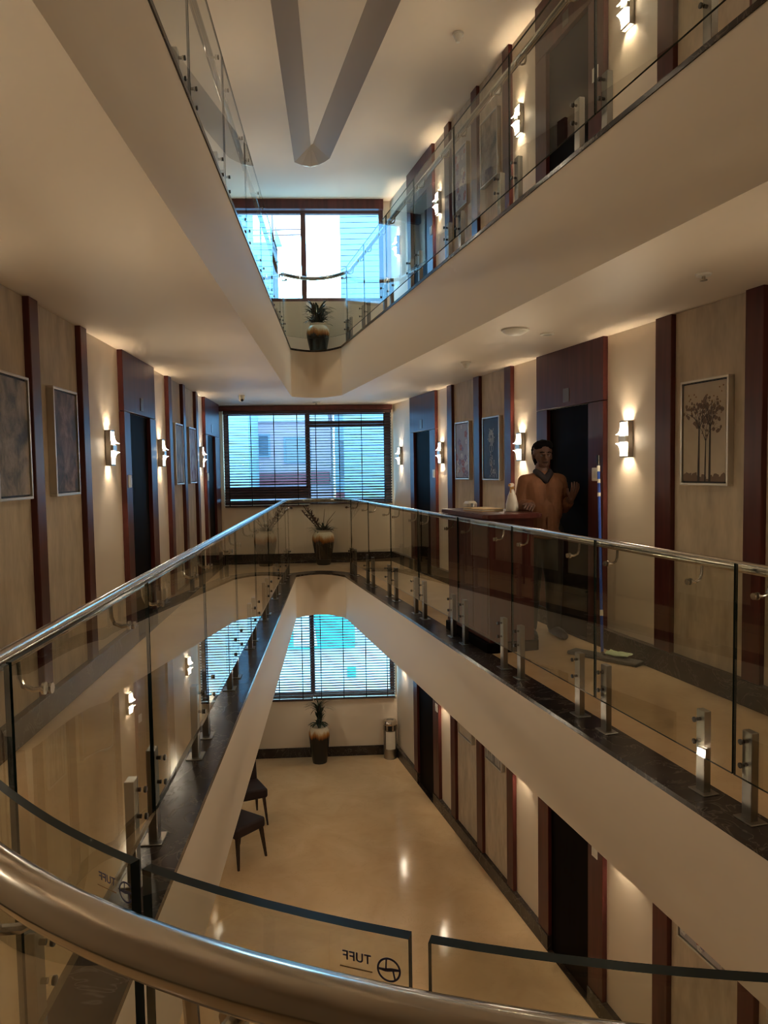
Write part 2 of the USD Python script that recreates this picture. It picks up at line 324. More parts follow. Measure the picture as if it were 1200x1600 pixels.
for lv in (0, 1, 2):
    z, top = Z[lv], Z[lv] + (TOP - Z[2] if lv == 2 else C if lv == 1 else H - T)
    for side in 'rl':
        w = W[side]
        for y0, y1 in STRIPS[side]:
            struct('trim', wall_box(w, side, y0, y1, 0.0, 0.045, z + 0.16, top, 0.004), 'mahogany')
        par = wall_r if side == 'r' else wall_l
        for y0, y1 in PAPER[side]:
            obj('wallpaper_panel', wall_box(w, side, y0, y1, 0.0, 0.006, z + 0.16, top), 'wallpaper', par)
        # skirting between the doors
        ys = [Y0]
        for d in sorted(DOORS[side]): ys += [d[2], d[3]]
        ys.append((CR if side == 'r' else CL)[1])
        for i in range(0, len(ys), 2):
            struct(f'baseboard_{SIDE[side]}', wall_box(w, side, ys[i], ys[i + 1], 0.0, 0.056, z, z + 0.16, 0.003), 'dark_marble')
        for k, (d0, d1, o0, o1) in enumerate(DOORS[side]):
            nd += 1
            d = tag(UsdGeom.Xform.Define(stage, path_of(f'door_{nd}')), f'dark door in tall mahogany surround, {LVL[lv]}, {DOOR_AT[side, k]}', kind='structure')
            ht = z + 2.03
            obj('jamb', wall_box(w, side, d0, o0, 0, 0.045, z + 0.16, ht - 0.002, 0.003), 'mahogany', d)
            obj('jamb', wall_box(w, side, o1, d1, 0, 0.045, z + 0.16, ht - 0.002, 0.003), 'mahogany', d)
            obj('header', wall_box(w, side, d0, d1, 0, 0.045, ht + 0.002, top, 0.003), 'mahogany', d)
            obj('leaf', wall_box(w, side, o0, o1, 0, 0.008, z + 0.014, ht - 0.002), 'dark_door', d)
            obj('threshold', wall_box(w, side, o0, o1, 0, 0.056, z, z + 0.012, 0.002), 'dark_marble', d)
            ym = (o0 + o1) / 2 + (0.0 if side == 'r' else 0.05)
            obj('number_plate', wall_box(w, side, ym - 0.05, ym + 0.05, 0.045, 0.05, z + 2.07, z + 2.19, 0.002), 'plate_grey', d, label='small grey number plate above the leaf')
    if lv < 3:
        struct('baseboard_far', far_box(CL[0], CR[0], 0, 0.02, z, z + 0.16, 0.003), 'dark_marble')

# light switches on the door jambs
SW = {'r': [(9.98, 'first right door from window'), (6.13, 'second right door from window')], 'l': [(6.37, 'second left door from window'), (10.375, 'left door beside window')]}
sw0 = None
for lv in (1, 0, 2):
    for side in 'rl':
        for y, where in SW[side]:
            p, a, s = frame_at(side, y, 0.045); label = f'white light switch on jamb of {where}, {LVL[lv]}'
            if sw0 is None:
                sw0 = thing('light_switch', label, 'light switch', (*p, Z[lv] + 1.43), a, 'white light switches by the doors')
                obj('plate', rbox(-0.043, 0.043, 0, 0.008, -0.055, 0.055, 0.003), 'white_plastic', sw0)
                for q in (-1, 1): obj('rocker', rbox(q * 0.018 - 0.015, q * 0.018 + 0.015, 0.008, 0.012, -0.03, 0.03, 0.002), 'white_plastic', sw0)
            else: copy_of(sw0, (*p, Z[lv] + 1.43), a, label, 'light switch', 'white light switches by the doors')

# sconces
def make_sconce(loc, a, label):
    t = thing('wall_sconce', label, 'wall lamp', loc, a, 'curved steel wall sconces')
    obj('backplate', rbox(-0.056, 0.056, 0, 0.006, -0.142, 0.142, 0.002), 'steel', t)
    for q in (-1, 1): obj('side_plate', rbox(q * 0.056, q * 0.052, 0.006, 0.046, -0.142, 0.142, 0.001), 'steel', t)
    obj('middle_block', rbox(-0.052, 0.052, 0.006, 0.062, -0.026, 0.026, 0.004), 'steel', t)
    prof = [(0.044, 0.129), (0.044, 0.112), (0.0465, 0.092), (0.049, 0.074), (0.054, 0.060), (0.062, 0.049), (0.072, 0.041), (0.084, 0.036)]
    for q in (1, -1):
        nrm = np.gradient(np.array(prof), axis=0); nrm = np.stack([-nrm[:, 1], nrm[:, 0]], 1) / np.linalg.norm(nrm, axis=1)[:, None]
        o = [(v, zz * q) for v, zz in prof]; i = [(v - 0.005 * k[0], (zz - 0.005 * k[1]) * q) for (v, zz), k in zip(prof, nrm)]
        obj('rim', rbox(-0.052, 0.052, 0.036, 0.047, 0.130 * q, 0.142 * q, 0.001), 'steel', t)
        pl = Polygon(o + i[::-1]).buffer(0)
        m = extrude(pl, -0.052, 0.052); m.apply_transform(np.array([[0, 0, 1, 0], [1, 0, 0, 0], [0, 1, 0, 0], [0, 0, 0, 1.0]]))
        obj('shade', m, 'lit_shade', t, label='curved glowing shade')
        obj('bulb', box(-0.036, 0.036, 0.010, 0.034, 0.060 * q, 0.066 * q), 'lamp_glow', t)
    return t
SC = {'r': [(11.55, 'right wall beside far window'), (9.76, 'near side of first right door'), (7.50, 'far side of second right door'), (5.74, 'near side of second right door'), (3.40, 'second nearest on right wall'), (1.70, 'added unseen, nearest on right wall')],  # last one is out of view, added for light and handrail highlights
      'l': [(10.06, 'left wall by far door'), (7.70, 'far side of second left door'), (5.92, 'near side of second left door'), (3.20, 'added unseen, second on left wall'), (1.30, 'added unseen, nearest on left wall')]}  # last two are out of view, added as extra light sources
sc0 = None
for lv in (1, 0, 2):
    for side in 'rl':
        for y, where in SC[side]:
            p, a, s = frame_at(side, y); loc = (*p, Z[lv] + 1.705); label = f'steel wall sconce with curved lit shades, {LVL[lv]}, {where}'
            if sc0 is None: sc0 = make_sconce(loc, a, label)
            else: copy_of(sc0, loc, a, label, 'wall lamp', 'curved steel wall sconces')

# framed pictures
def flat(poly, y0, y1):
    m = extrude(poly, y0, y1); m.apply_transform(np.array([[1, 0, 0, 0], [0, 0, 1, 0], [0, 1, 0, 0], [0, 0, 0, 1.0]])); m.invert(); return m
def blob(x, z, r, n=9, jit=0.35, g=rnd):
    return Polygon([(x + r * (1 + g.uniform(-jit, jit)) * math.cos(2 * math.pi * i / n), z + r * (1 + g.uniform(-jit, jit)) * math.sin(2 * math.pi * i / n)) for i in range(n)]).buffer(0)
from shapely import union_all
def limb(p, q, w0, w1):
    p, q = np.array(p, float), np.array(q, float); d = q - p; n = np.array([-d[1], d[0]]) / (np.linalg.norm(d) + 1e-9)
    return Polygon([p + n * w0, p - n * w0, q - n * w1, q + n * w1]).buffer(0)
def picture(side, y0, y1, lv, label, canvas, kind=None):
    p, a, s = frame_at(side, (y0 + y1) / 2, 0.006); hw = (y1 - y0) / 2 * math.hypot(1, W[side][1]); hh = 0.35
    t = thing('framed_picture', label, 'picture', (*p, Z[lv] + 1.71), a, 'framed pictures on the gallery walls'); b = 0.016
    for q in (1, -1):
        obj('frame_rail', rbox(-hw, hw, 0, 0.048, q * hh, q * (hh - b), 0.002), 'silver_frame', t)
        obj('frame_stile', rbox(q * hw, q * (hw - b), 0, 0.048, -hh + b, hh - b, 0.002), 'silver_frame', t)
    obj('rebate', box(-hw + b, hw - b, 0, 0.030, -hh + b, hh - b), 'black_line', t)
    cw, ch = hw - b - 0.011, hh - b - 0.011
    obj('canvas', box(-cw, cw, 0.030, 0.040, -ch, ch), canvas, t)
    g = random.Random(int(y0 * 100) + lv)
    lay = lambda name, polys, m, k: obj(name, flat(union_all(polys).intersection(Polygon([(-cw, -ch), (cw, -ch), (cw, ch), (-cw, ch)])), 0.0402 + 0.0003 * k, 0.0406 + 0.0003 * k), m, t)
    if kind == 'trees':
        # trunks, crowns of twigs, drifting leaves; local x runs away from the viewer on the right wall
        ground = [blob(g.uniform(-cw, cw), -ch + g.uniform(0, 0.035), g.uniform(0.012, 0.035), 8, 0.4, g) for _ in range(26)] + [limb((-cw, -ch), (cw, -ch), 0.016, 0.016)]
        lay('painted_ground', ground, 'ink_brown', 0)
        trunk, crown, tips = [], [], []
        for x, w_, fork in ((0.045, 0.009, 0.02), (-0.018, 0.006, -0.06), (-0.060, 0.009, 0.03)):
            trunk += [limb((x + 0.004, -ch), (x, fork), w_ * 1.2, w_ * 0.7)]
            def grow(pq, ang, ln, w0, d):
                q = (pq[0] + ln * math.sin(ang), pq[1] + ln * math.cos(ang)); trunk.append(limb(pq, q, w0, w0 * 0.6)); tips.append(q)
                if d: 
                    for s_ in (-1, 1): grow(q, ang + s_ * g.uniform(0.2, 0.6), ln * g.uniform(0.65, 0.85), w0 * 0.6, d - 1)
            for s_ in (-0.45, 0.05, 0.45): grow((x, fork), s_, 0.065, w_ * 0.5, 3)
        for q in tips: crown += [blob(q[0] + g.gauss(0, 0.014), q[1] + g.gauss(0, 0.016), g.uniform(0.006, 0.016), 7, 0.4, g)]
        lay('painted_crown', crown, 'ink_brown', 1); lay('painted_trunk', trunk, 'ink_dark', 2)
        lay('painted_leaf', [blob(g.uniform(-cw + 0.02, cw - 0.02), g.uniform(0.10, ch - 0.03), g.uniform(0.004, 0.008), 6, 0.3, g) for _ in range(24)], 'ink_leaf', 3)
    if kind == 'blossom':
        for m, k, n_ in (('ink_rose', 0, 9), ('ink_white', 1, 10), ('ink_lilac', 2, 7)):
            fl = []
            for _ in range(n_):
                cx, cz, r = g.uniform(-cw, cw), g.choice([g.uniform(-ch, -0.02), g.uniform(-ch, 0.3)]), g.uniform(0.018, 0.038)
                fl += [blob(cx + r * 0.8 * math.cos(a_), cz + r * 0.8 * math.sin(a_), r * 0.55, 8, 0.2, g) for a_ in np.linspace(0, 6.28, 6)[:-1] + g.random()]
            lay('painted_blossom', fl, m, k)
    if kind == 'burst':
        rays = [limb((-0.01 + 0.02 * math.cos(a_), 0.13 + 0.02 * math.sin(a_)), (-0.01 + r * math.cos(a_), 0.13 + r * 1.15 * math.sin(a_)), 0.0012, 0.004) for a_, r in ((x_, g.uniform(0.06, 0.10)) for x_ in np.linspace(0, 6.28, 26)[:-1])]
        lay('painted_flower', rays, 'ink_white', 0)
        ov = []
        for i in range(16):
            cx, cz, r = g.gauss(-0.03, 0.045), g.uniform(-ch, 0.02), g.uniform(0.014, 0.03)
            e = [(cx + r * math.cos(a_), cz + 1.5 * r * math.sin(a_)) for a_ in np.linspace(0, 6.28, 15)[:-1]]; ov.append(Polygon(e).difference(Polygon(e).buffer(-0.004)))
        lay('painted_petal', ov, 'ink_white', 1)
        lay('painted_stem', [limb((-0.012, -ch), (-0.01, 0.11), 0.002, 0.0015)], 'ink_lilac', 2)
    return t
PIC = {'r': [(8.76, 9.20), (7.94, 8.38), (4.65, 5.09), (3.85, 4.29)], 'l': [(3.86, 4.30), (4.67, 5.11), (8.28, 8.70), (9.07, 9.50)]}
picture('r', *PIC['r'][0], 1, 'framed pale canvas with pink and white blossoms, right wall', 'art_pale', 'blossom')
picture('r', *PIC['r'][1], 1, 'framed navy canvas with white starburst flower, right wall', 'art_navy', 'burst')
picture('r', *PIC['r'][2], 1, 'framed beige painting of three bare autumn trees shedding leaves, right wall', 'art_beige', 'trees')
picture('l', *PIC['l'][0], 1, 'framed grey-brown abstract canvas cut off by the left edge, left wall', 'art_grey')
picture('l', *PIC['l'][1], 1, 'framed plum and dark abstract canvas between two strips, left wall near viewer', 'art_plum')
picture('l', *PIC['l'][2], 1, 'framed silvery streaked canvas past the left door, nearer of the pair', 'art_silver')
picture('l', *PIC['l'][3], 1, 'framed mauve streaked canvas past the left door, farther of the pair', 'art_mauve')
WHERE = {('r', 0): 'first past far door', ('r', 1): 'second past far door', ('r', 2): 'first before near door', ('r', 3): 'second before near door',
         ('l', 0): 'nearest', ('l', 1): 'second from near end', ('l', 2): 'third from near end', ('l', 3): 'farthest'}
for lv in (0, 2):
    for side in 'rl':
        for k, (y0, y1) in enumerate(PIC[side]):
            if side == 'l' and lv == 2: continue
            picture(side, y0, y1, lv, f'silver framed picture, {LVL[lv]}, {SIDE[side]} wall, {WHERE[side, k]}', ['art_beige', 'art_silver', 'art_pale', 'art_grey'][(k + lv) % 4], 'blossom' if (k + lv) % 4 == 2 else None)

# ------------------------------------------------------------ venetian blinds
def blind(x0, x1, z0, z1, label, cords, tilt0, tilt1, pitch=0.044):
    t = thing('venetian_blind', label, 'window blind', (0, 0, 0), 0, 'dark wooden venetian blinds')
    obj('headrail', far_box(x0, x1, 0.004, 0.062, z1 - 0.05, z1, 0.003), 'blind_wood', t)
    obj('bottom_rail', far_box(x0, x1, 0.008, 0.058, z0, z0 + 0.022, 0.004), 'blind_wood', t)
    n = int((z1 - 0.06 - z0 - 0.03) / pitch); tt = np.array([1.0, FK]); tt /= np.linalg.norm(tt); nn = np.array([tt[1], -tt[0]])
    for i in range(n):
        zc = z0 + 0.05 + i * pitch; a = math.radians(tilt0 + (tilt1 - tilt0) * i / n); sag = rnd.uniform(-0.0012, 0.0012)
        m = box(0, (x1 - x0) * math.hypot(1, FK), -0.024, 0.024, -0.0014, 0.0014)
        m.apply_transform(trimesh.transformations.rotation_matrix(a, [1, 0, 0])); X = np.eye(4); X[:2, 0], X[:2, 1], X[:3, 3] = tt, nn, (x0 + nn[0] * 0.033, FD + FK * x0 + nn[1] * 0.033, zc + sag)
        m.apply_transform(X); m.invert(); obj('slat', m, 'blind_wood', t)
    for c in cords: obj('ladder_tape', far_box(c - 0.006, c + 0.006, 0.058, 0.0595, z0 + 0.02, z1 - 0.05), 'blind_tape', t)
    return t
blind(-2.545, -1.215, 0.925, 2.46, 'left venetian blind in the middle gallery window, dark slats', (-2.467, -2.111, -1.744, -1.375), 30, -3)
blind(-1.195, 0.135, 0.955, 2.46, 'right venetian blind in the middle gallery window, dark slats', (-1.078, -0.707, -0.346, 0.016), 30, 3)
blind(-2.545, -1.215, Z[0] + 0.955, Z[0] + 2.50, 'left venetian blind in the ground floor window, above the urn', (-2.45, -2.11, -1.754, -1.373), 35, 34)
blind(-1.195, 0.135, Z[0] + 0.965, Z[0] + 2.50, 'right venetian blind in the ground floor window, beside the bin', (-1.071, -0.705, -0.338, 0.010), 35, 34)

# ------------------------------------------------------------ glass balustrades
GB, GT = 0.187, 1.085
def pane(par, s0, s1, z, gap=0.005, parts=None):
    n = max(2, int((s1 - s0) / 0.04)) if parts is None else parts
    A, B = [], []
    for s in np.linspace(s0 + gap, s1 - gap, n):
        p, t, o = on_loop(s); A.append(p - o * 0.006); B.append(p + o * 0.006)
    A, B = np.array(A), np.array(B)
    def sheet(P, Q, flip):          # P lower line, Q upper line
        v = np.vstack([P, Q]); k = len(P); f = []
        for i in range(k - 1): f += [[i, i + 1, k + i + 1], [i, k + i + 1, k + i]]
        f = np.array(f); return trimesh.Trimesh(v, f[:, ::-1] if flip else f, process=False)
    up = lambda P, h: np.c_[P, np.full(len(P), h)]
    g = cat_([sheet(up(A, z + GB), up(A, z + GT), True), sheet(up(B, z + GB), up(B, z + GT), False)])
    e = cat_([sheet(up(A, z + GT), up(B, z + GT), True), sheet(up(A, z + GB), up(B, z + GB), False)] +
             [trimesh.Trimesh([(*A[i], z + GB), (*B[i], z + GB), (*B[i], z + GT), (*A[i], z + GT)], [[0, 1, 2], [0, 2, 3]] if i == 0 else [[0, 2, 1], [0, 3, 2]], process=False) for i in (0, len(A) - 1)])
    po = obj('glass_panel', g, 'balustrade_glass', par, smooth=30)
    obj('panel_edge', e, 'glass_edge', po, label='dark green edge of the glass'); return po
def local_box(s, o0, o1, a0, a1, z0, z1, c=0.002):
    p, t, o = on_loop(s); m = rbox(a0, a1, o0, o1, z0, z1, c); X = np.eye(4); X[:2, 0], X[:2, 1], X[:2, 3] = t, -o, p
    m = rbox(a0, a1, -o0, -o1, z0, z1, c); m.apply_transform(X); return m
def post(par, s, z):
    po = obj('post', local_box(s, 0.022, 0.058, -0.028, 0.028, z + 0.008, z + 0.385), 'post_steel', par)
    obj('base_plate', local_box(s, 0.0, 0.085, -0.055, 0.055, z + 0.004, z + 0.010), 'post_steel', po)
    p, t, o = on_loop(s)
    for h in (0.245, 0.345):
        q = lambda d: (*(p + o * d), z + h)
        obj('bolt', cat_([tube([q(-0.006), q(-0.008), q(-0.014), q(-0.016)], [0.011, 0.012, 0.012, 0.009], 12), tube([q(0.006), q(0.022)], 0.008, 10)]), 'dark_bolt', po, smooth=40)
def rail(par, s0, s1, z):
    pts = []
    for s in np.linspace(s0, s1, max(2, int((s1 - s0) / 0.04))):
        p, t, o = on_loop(s); pts.append((*(p + o * 0.072), z + 1.060))
    return obj('handrail', tube(pts, 0.025, 20), 'polished_steel', par, smooth=60)
def bracket(par, s, z):
    p, t, o = on_loop(s); q = lambda d, h: (*(p + o * d), z + h)
    obj('bracket', cat_([tube([q(0.005, 0.965), q(0.012, 0.965)], 0.016, 12), tube([q(0.010, 0.965), q(0.035, 0.962), q(0.060, 0.972), q(0.069, 0.995), q(0.072, 1.037)], 0.007, 8), tube([q(-0.006, 0.965), q(-0.012, 0.965)], 0.014, 12)]), 'polished_steel', par, smooth=40)
RJ = [s_at(gR(y), y) for y in (2.0, 3.05, 4.115, 5.18, 6.23, 7.31, 8.32, 9.36, 10.36)]
LJ = [s_at(gL(y), y) for y in (10.40, 9.86, 8.70, 7.50, 6.32, 5.15, 3.95, 2.78, 1.61)]
NJ = [LJ[-1], s_at(-0.265, 0.760), s_at(0.026, 0.631), s_at(1.05, 0.67), RJ[0]]
base = RJ[0]
def fwd(a):                         # arc lengths increasing from the start of the right side
    out = [a[0]]
    for s in a[1:]: 
        while s < out[-1] - 1e-6: s += LEN
        out.append(s)
    return out
RUNS = {'right': fwd(RJ), 'far': fwd([RJ[-1], LJ[0]]), 'left': fwd(LJ), 'near': fwd(NJ)}
POSTS = {'right': (-0.05, 0.24), 'left': (-0.15, 0.15), 'far': (-0.1, 0.1), 'near': (-0.13, 0.15)}
RUNLABEL = {('right', 1): 'long glass balustrade along the right side of the middle gallery opening, beside the man', ('left', 1): 'long glass balustrade along the left side of the middle gallery opening',
            ('far', 1): 'short curved glass balustrade at the far end of the middle gallery opening', ('near', 1): 'curved glass balustrade with thick steel handrail right in front of the viewer',
            ('right', 2): 'glass balustrade along the right side of the upper gallery opening', ('left', 2): 'glass balustrade along the left side of the upper gallery opening', ('far', 2): 'short curved glass balustrade before the upper gallery window'}
BAL = {}
for lv in (1, 2):
    for run, js in RUNS.items():
        if (run, lv) not in RUNLABEL: continue
        b = BAL[run, lv] = thing('glass_balustrade', RUNLABEL[run, lv], 'balustrade', (0, 0, 0), 0, 'glass balustrades round the openings'); z = Z[lv]
        for i in range(len(js) - 1): 
            BAL[run, lv, i] = pane(b, js[i], js[i + 1], z, 0.009 if run == 'near' else 0.005)
        rail(b, js[0], js[-1], z)
        for i, s in enumerate(js):
            lo, hi = POSTS[run]
            for q in (lo, hi):
                if js[0] + 0.02 < s + q < js[-1] - 0.02: post(b, s + q, z); bracket(b, s + q + (0.06 if q > 0 else -0.06), z)
# printed marks on the panels in front of the viewer (they read right from the other side)
def mark(par, s, z, size, full):
    p, t, o = on_loop(s); X = np.eye(4); X[:3, 0] = (*(-t), 0); X[:3, 1] = (0, 0, 1); X[:3, 2] = (*(-o), 0); X[:3, 3] = (*(p - o * 0.0062), z)
    def put(m, name, mt): m.apply_transform(X); obj(name, m, mt, par, label='small printed glass mark' if name == 'logo' else None)
    ring = Point(0, 0).buffer(size, quad_segs=24).difference(Point(0, 0).buffer(size * 0.84, quad_segs=24))
    swirl = [limb((-size * 0.85, size * 0.12), (-size * 0.2, size * 0.05), size * 0.09, size * 0.14), limb((-size * 0.2, size * 0.05), (size * 0.25, -size * 0.05), size * 0.14, size * 0.14),
             limb((size * 0.25, -size * 0.05), (size * 0.85, -size * 0.02), size * 0.14, size * 0.08), limb((size * 0.25, 0.0), (size * 0.2, size * 0.85), size * 0.06, size * 0.06), limb((-size * 0.35, 0.0), (-size * 0.5, -size * 0.7), size * 0.07, size * 0.07)]
    put(extrude(union_all([ring] + swirl), 0, 0.0003), 'logo', 'sticker_blue')
    if full:
        m = meshkit.text_mesh('TUFF', size * 0.72, 0.0003, True); m.apply_translation([size * 1.45, 0.0015, 0]); put(m, 'lettering', 'sticker_blue')
        put(box(size * 1.4, size * 4.2, -size * 0.55, -size * 0.45, 0, 0.0003), 'tag_line', 'sticker_tan')
mark(BAL['near', 1, 1], s_at(-0.004, 0.641), 1.044, 0.0115, True)
mark(BAL['near', 1, 0], s_at(-0.293, 0.78), 1.040, 0.0120, True)

# ------------------------------------------------------------ pots, plants, bin, chairs
def blade(base, az, length, width, droop, lift, n=7):
    d = np.array([math.cos(az), math.sin(az), 0]); side = np.array([-d[1], d[0], 0]); v = []; p = np.array(base, float); el = lift
    for i in range(n + 1):
        q = i / n; w = width * (0.55 + 0.9 * q) * (1 - q) ** 0.55 if q < 1 else 0.0004
        v += [p - side * w, p + side * w, p + np.array([0, 0, -0.0012]) ]
        p = p + (d * math.cos(el) + np.array([0, 0, math.sin(el)])) * length / n; el -= droop / n
    v = np.array(v); f = []
    for i in range(n):
        a, b = 3 * i, 3 * i + 3
        f += [[a, a + 1, b + 1], [a, b + 1, b], [a, b, b + 2], [a, b + 2, a + 2], [a + 1, a + 2, b + 2], [a + 1, b + 2, b + 1]]
    return trimesh.Trimesh(v, f, process=False)
URN = [(0.0, 0.0), (0.115, 0.0), (0.118, 0.02), (0.135, 0.15), (0.158, 0.32), (0.170, 0.44), (0.168, 0.50), (0.155, 0.545), (0.138, 0.57), (0.142, 0.585), (0.140, 0.595), (0.128, 0.595), (0.125, 0.57), (0.0, 0.56)]
VASE = [(0.0, 0.0), (0.105, 0.0), (0.112, 0.015), (0.135, 0.15), (0.168, 0.31), (0.180, 0.40), (0.172, 0.465), (0.145, 0.505), (0.120, 0.525), (0.128, 0.545), (0.126, 0.555), (0.110, 0.553), (0.108, 0.52), (0.0, 0.515)]
def far_spot(x, v): t = np.array([1.0, FK]); t /= np.linalg.norm(t); return np.array([x, FD + FK * x]) + np.array([t[1], -t[0]]) * v
def squash(ms, k):
    m = cat_(ms); m.apply_scale([1, k, 1]); return m
def potted(name, label, loc, prof, mt, plant):
    t = thing(name, label, 'potted plant', loc)
    obj('pot', lathe(prof, 36), mt, t, smooth=50); h = prof[-1][1]
    obj('soil', cyl(prof[-2][0], 0.01, (0, 0, h - 0.004), n=24), 'twig', t); plant(t, h)
def dracaena(t, h):
    g = random.Random(3); lv, st = [], []
    for i in range(16): lv.append(blade((0, 0, h + 0.0), i * 2.4 + g.random(), g.uniform(0.20, 0.27), 0.035, 2.6, 1.25))
    for i in range(60): lv.append(blade((g.gauss(0, 0.012), g.gauss(0, 0.012), h + g.uniform(0.02, 0.26)), g.uniform(0, 6.28), g.uniform(0.11, 0.19), 0.024, 0.7, 1.30))
    for i in range(34): lv.append(blade((0, 0, h + g.uniform(0.22, 0.34)), g.uniform(0, 6.28), g.uniform(0.22, 0.36), 0.010, g.uniform(0.9, 2.0), g.uniform(0.55, 1.3)))
    obj('stem', tube([(0, 0, h - 0.01), (0.004, 0.003, h + 0.36)], 0.022, 8), 'twig', t)
    obj('foliage', squash(lv, 0.55), 'leaf_dark', t, smooth=True, kind='stuff')
def dried(t, h):
    g = random.Random(11); lv, rd = [], []
    for i in range(110):
        a = g.uniform(0, 6.28); r = abs(g.gauss(0, 0.06)); lv.append(blade((r * math.cos(a), r * math.sin(a), h + g.uniform(-0.01, 0.05)), a, g.uniform(0.09, 0.19), 0.017, g.uniform(0.6, 1.8), g.uniform(0.3, 1.2)))
    obj('foliage', squash(lv, 0.55), 'leaf_dark', t, smooth=True, kind='stuff')
    for k, (dx, dy, dz) in enumerate(((-0.30, -0.02, 0.42), (-0.24, 0.03, 0.36), (-0.18, -0.04, 0.30), (-0.33, 0.02, 0.34))):
        pts = [(dx * q ** 0.9, dy * q, h + dz * q) for q in np.linspace(0, 1, 8)]
        st = obj('flower_stem', tube(pts, 0.006, 6), 'twig', t, smooth=True); bl = []
        for q in np.linspace(0.35, 1.0, 30): 
            c = np.array([dx * q ** 0.9, dy * q, h + dz * q]); bl.append(blade(c + [g.gauss(0, 0.01) for _ in range(3)], g.uniform(0, 6.28), g.uniform(0.04, 0.075), 0.016, 1.0, g.uniform(0.2, 1.4), 4))
        obj('blossom', cat_(bl), 'leaf_red', st, smooth=True, kind='stuff')
    for e in ((0.03, 0.01, 0.37), (0.20, -0.01, 0.33), (0.15, 0.02, 0.20)):
        obj('twig', tube([(0.01, 0, h), (e[0] * 0.4, e[1], h + e[2] * 0.55), (e[0], e[1], h + e[2])], [0.006, 0.005, 0.003], 6), 'twig', t, smooth=True)
def bushy(t, h):
    g = random.Random(5); lv = []
    for i in range(190):
        a = g.uniform(0, 6.28); r = g.uniform(0, 0.08); lv.append(blade((r * math.cos(a), r * math.sin(a), h + g.uniform(0, 0.26)), a, g.uniform(0.13, 0.26), 0.027, g.uniform(0.5, 1.6), g.uniform(0.5, 1.45)))
    obj('stem', tube([(0, 0, h - 0.01), (0, 0, h + 0.25)], 0.014, 8), 'twig', t)
    obj('foliage', squash(lv, 0.55), 'leaf_dark', t, smooth=True, kind='stuff')
potted('potted_plant', 'spiky dark plant in brown and cream glazed urn, ground floor under the window', (*far_spot(-1.115, 0.225), Z[0]), URN, 'urn_glaze', dracaena)
potted('potted_plant', 'dried stems and dark foliage in round-shouldered vase under the middle gallery window', (*far_spot(-0.985, 0.245), Z[1]), VASE, 'vase_glaze', dried)
potted('potted_plant', 'bushy plant in dark pot under the upper gallery window', (*far_spot(-1.00, 0.30), Z[2]), VASE, 'vase_glaze', bushy)
# steel bin
p = far_spot(0.035, 0.15); t = thing('litter_bin', 'stainless steel cylinder litter bin with white paper sheet, ground floor corner', 'bin', (*p, Z[0]))
obj('body', lathe([(0, 0), (0.105, 0), (0.108, 0.004), (0.108, 0.47), (0, 0.47)], 32), 'steel', t, smooth=40)
obj('neck', lathe([(0, 0.47), (0.096, 0.47), (0.096, 0.56), (0, 0.56)], 32), 'black_plastic', t, smooth=40)
for a in np.linspace(0, 6.28, 7)[:-1]: obj('neck_rib', rbox(0.098 * math.cos(a) - 0.016, 0.098 * math.cos(a) + 0.016, 0.098 * math.sin(a) - 0.016, 0.098 * math.sin(a) + 0.016, 0.47, 0.56), 'steel', t)
obj('lid', lathe([(0, 0.56), (0.112, 0.56), (0.116, 0.568), (0.116, 0.60), (0.100, 0.628), (0.06, 0.632), (0.058, 0.618), (0, 0.618)], 32), 'polished_steel', t, smooth=40)
sh = np.linspace(-2.25, -0.75, 16); obj('paper_sheet', trimesh.Trimesh([(r * math.cos(a), r * math.sin(a), zz) for r in (0.1085, 0.1100) for a in sh for zz in (0.17, 0.46)],
    [f for i in range(15) for f in ([2 * i, 2 * i + 3, 2 * i + 1], [2 * i, 2 * i + 2, 2 * i + 3], [32 + 2 * i, 32 + 2 * i + 1, 32 + 2 * i + 3], [32 + 2 * i, 32 + 2 * i + 3, 32 + 2 * i + 2])] + [[0, 1, 33], [0, 33, 32], [30, 63, 31], [30, 62, 63]], process=False), 'white_plastic', t, label='white paper sheet round the bin')
# chairs: front towards local +y
def leg(x0, y0, x1, y1, zt, r0, r1):
    a = [(x0 - r0, y0 - r0), (x0 + r0, y0 - r0), (x0 + r0, y0 + r0), (x0 - r0, y0 + r0)]; b = [(x1 - r1, y1 - r1), (x1 + r1, y1 - r1), (x1 + r1, y1 + r1), (x1 - r1, y1 + r1)]
    return trimesh.convex.convex_hull(np.array([(*q, 0.0) for q in b] + [(*q, zt) for q in a]))
def cushion(w0, w1, d0, d1, z0, z1, r):
    pts = []
    for x, y in ((-w0, d0), (w0, d0), (w1, d1), (-w1, d1)):
        for zz in (z0 + r, z1 - r):
            s = trimesh.creation.icosphere(2, r); pts.append(s.vertices + [x - np.sign(x) * r, y - np.sign(y) * r, zz])
    return trimesh.convex.convex_hull(np.vstack(pts))
def chair(loc, rz, label):
    t = thing('side_chair', label, 'chair', loc, rz, 'dark side chairs on the ground floor')
    obj('seat', cushion(0.20, 0.235, -0.21, 0.22, 0.36, 0.49, 0.035), 'chair_fabric', t, smooth=True)
    bk = cushion(0.185, 0.185, -0.03, 0.03, 0.0, 0.47, 0.028); bk.apply_transform(trimesh.transformations.rotation_matrix(0.16, [1, 0, 0])); bk.apply_translation([0, -0.185, 0.43])
    obj('backrest', bk, 'chair_fabric', t, smooth=True)
    for s in (-1, 1):
        obj('leg', leg(s * 0.18, 0.18, s * 0.215, 0.23, 0.40, 0.022, 0.011), 'chair_wood', t)
        obj('leg', leg(s * 0.16, -0.16, s * 0.19, -0.25, 0.40, 0.022, 0.011), 'chair_wood', t)
    return t
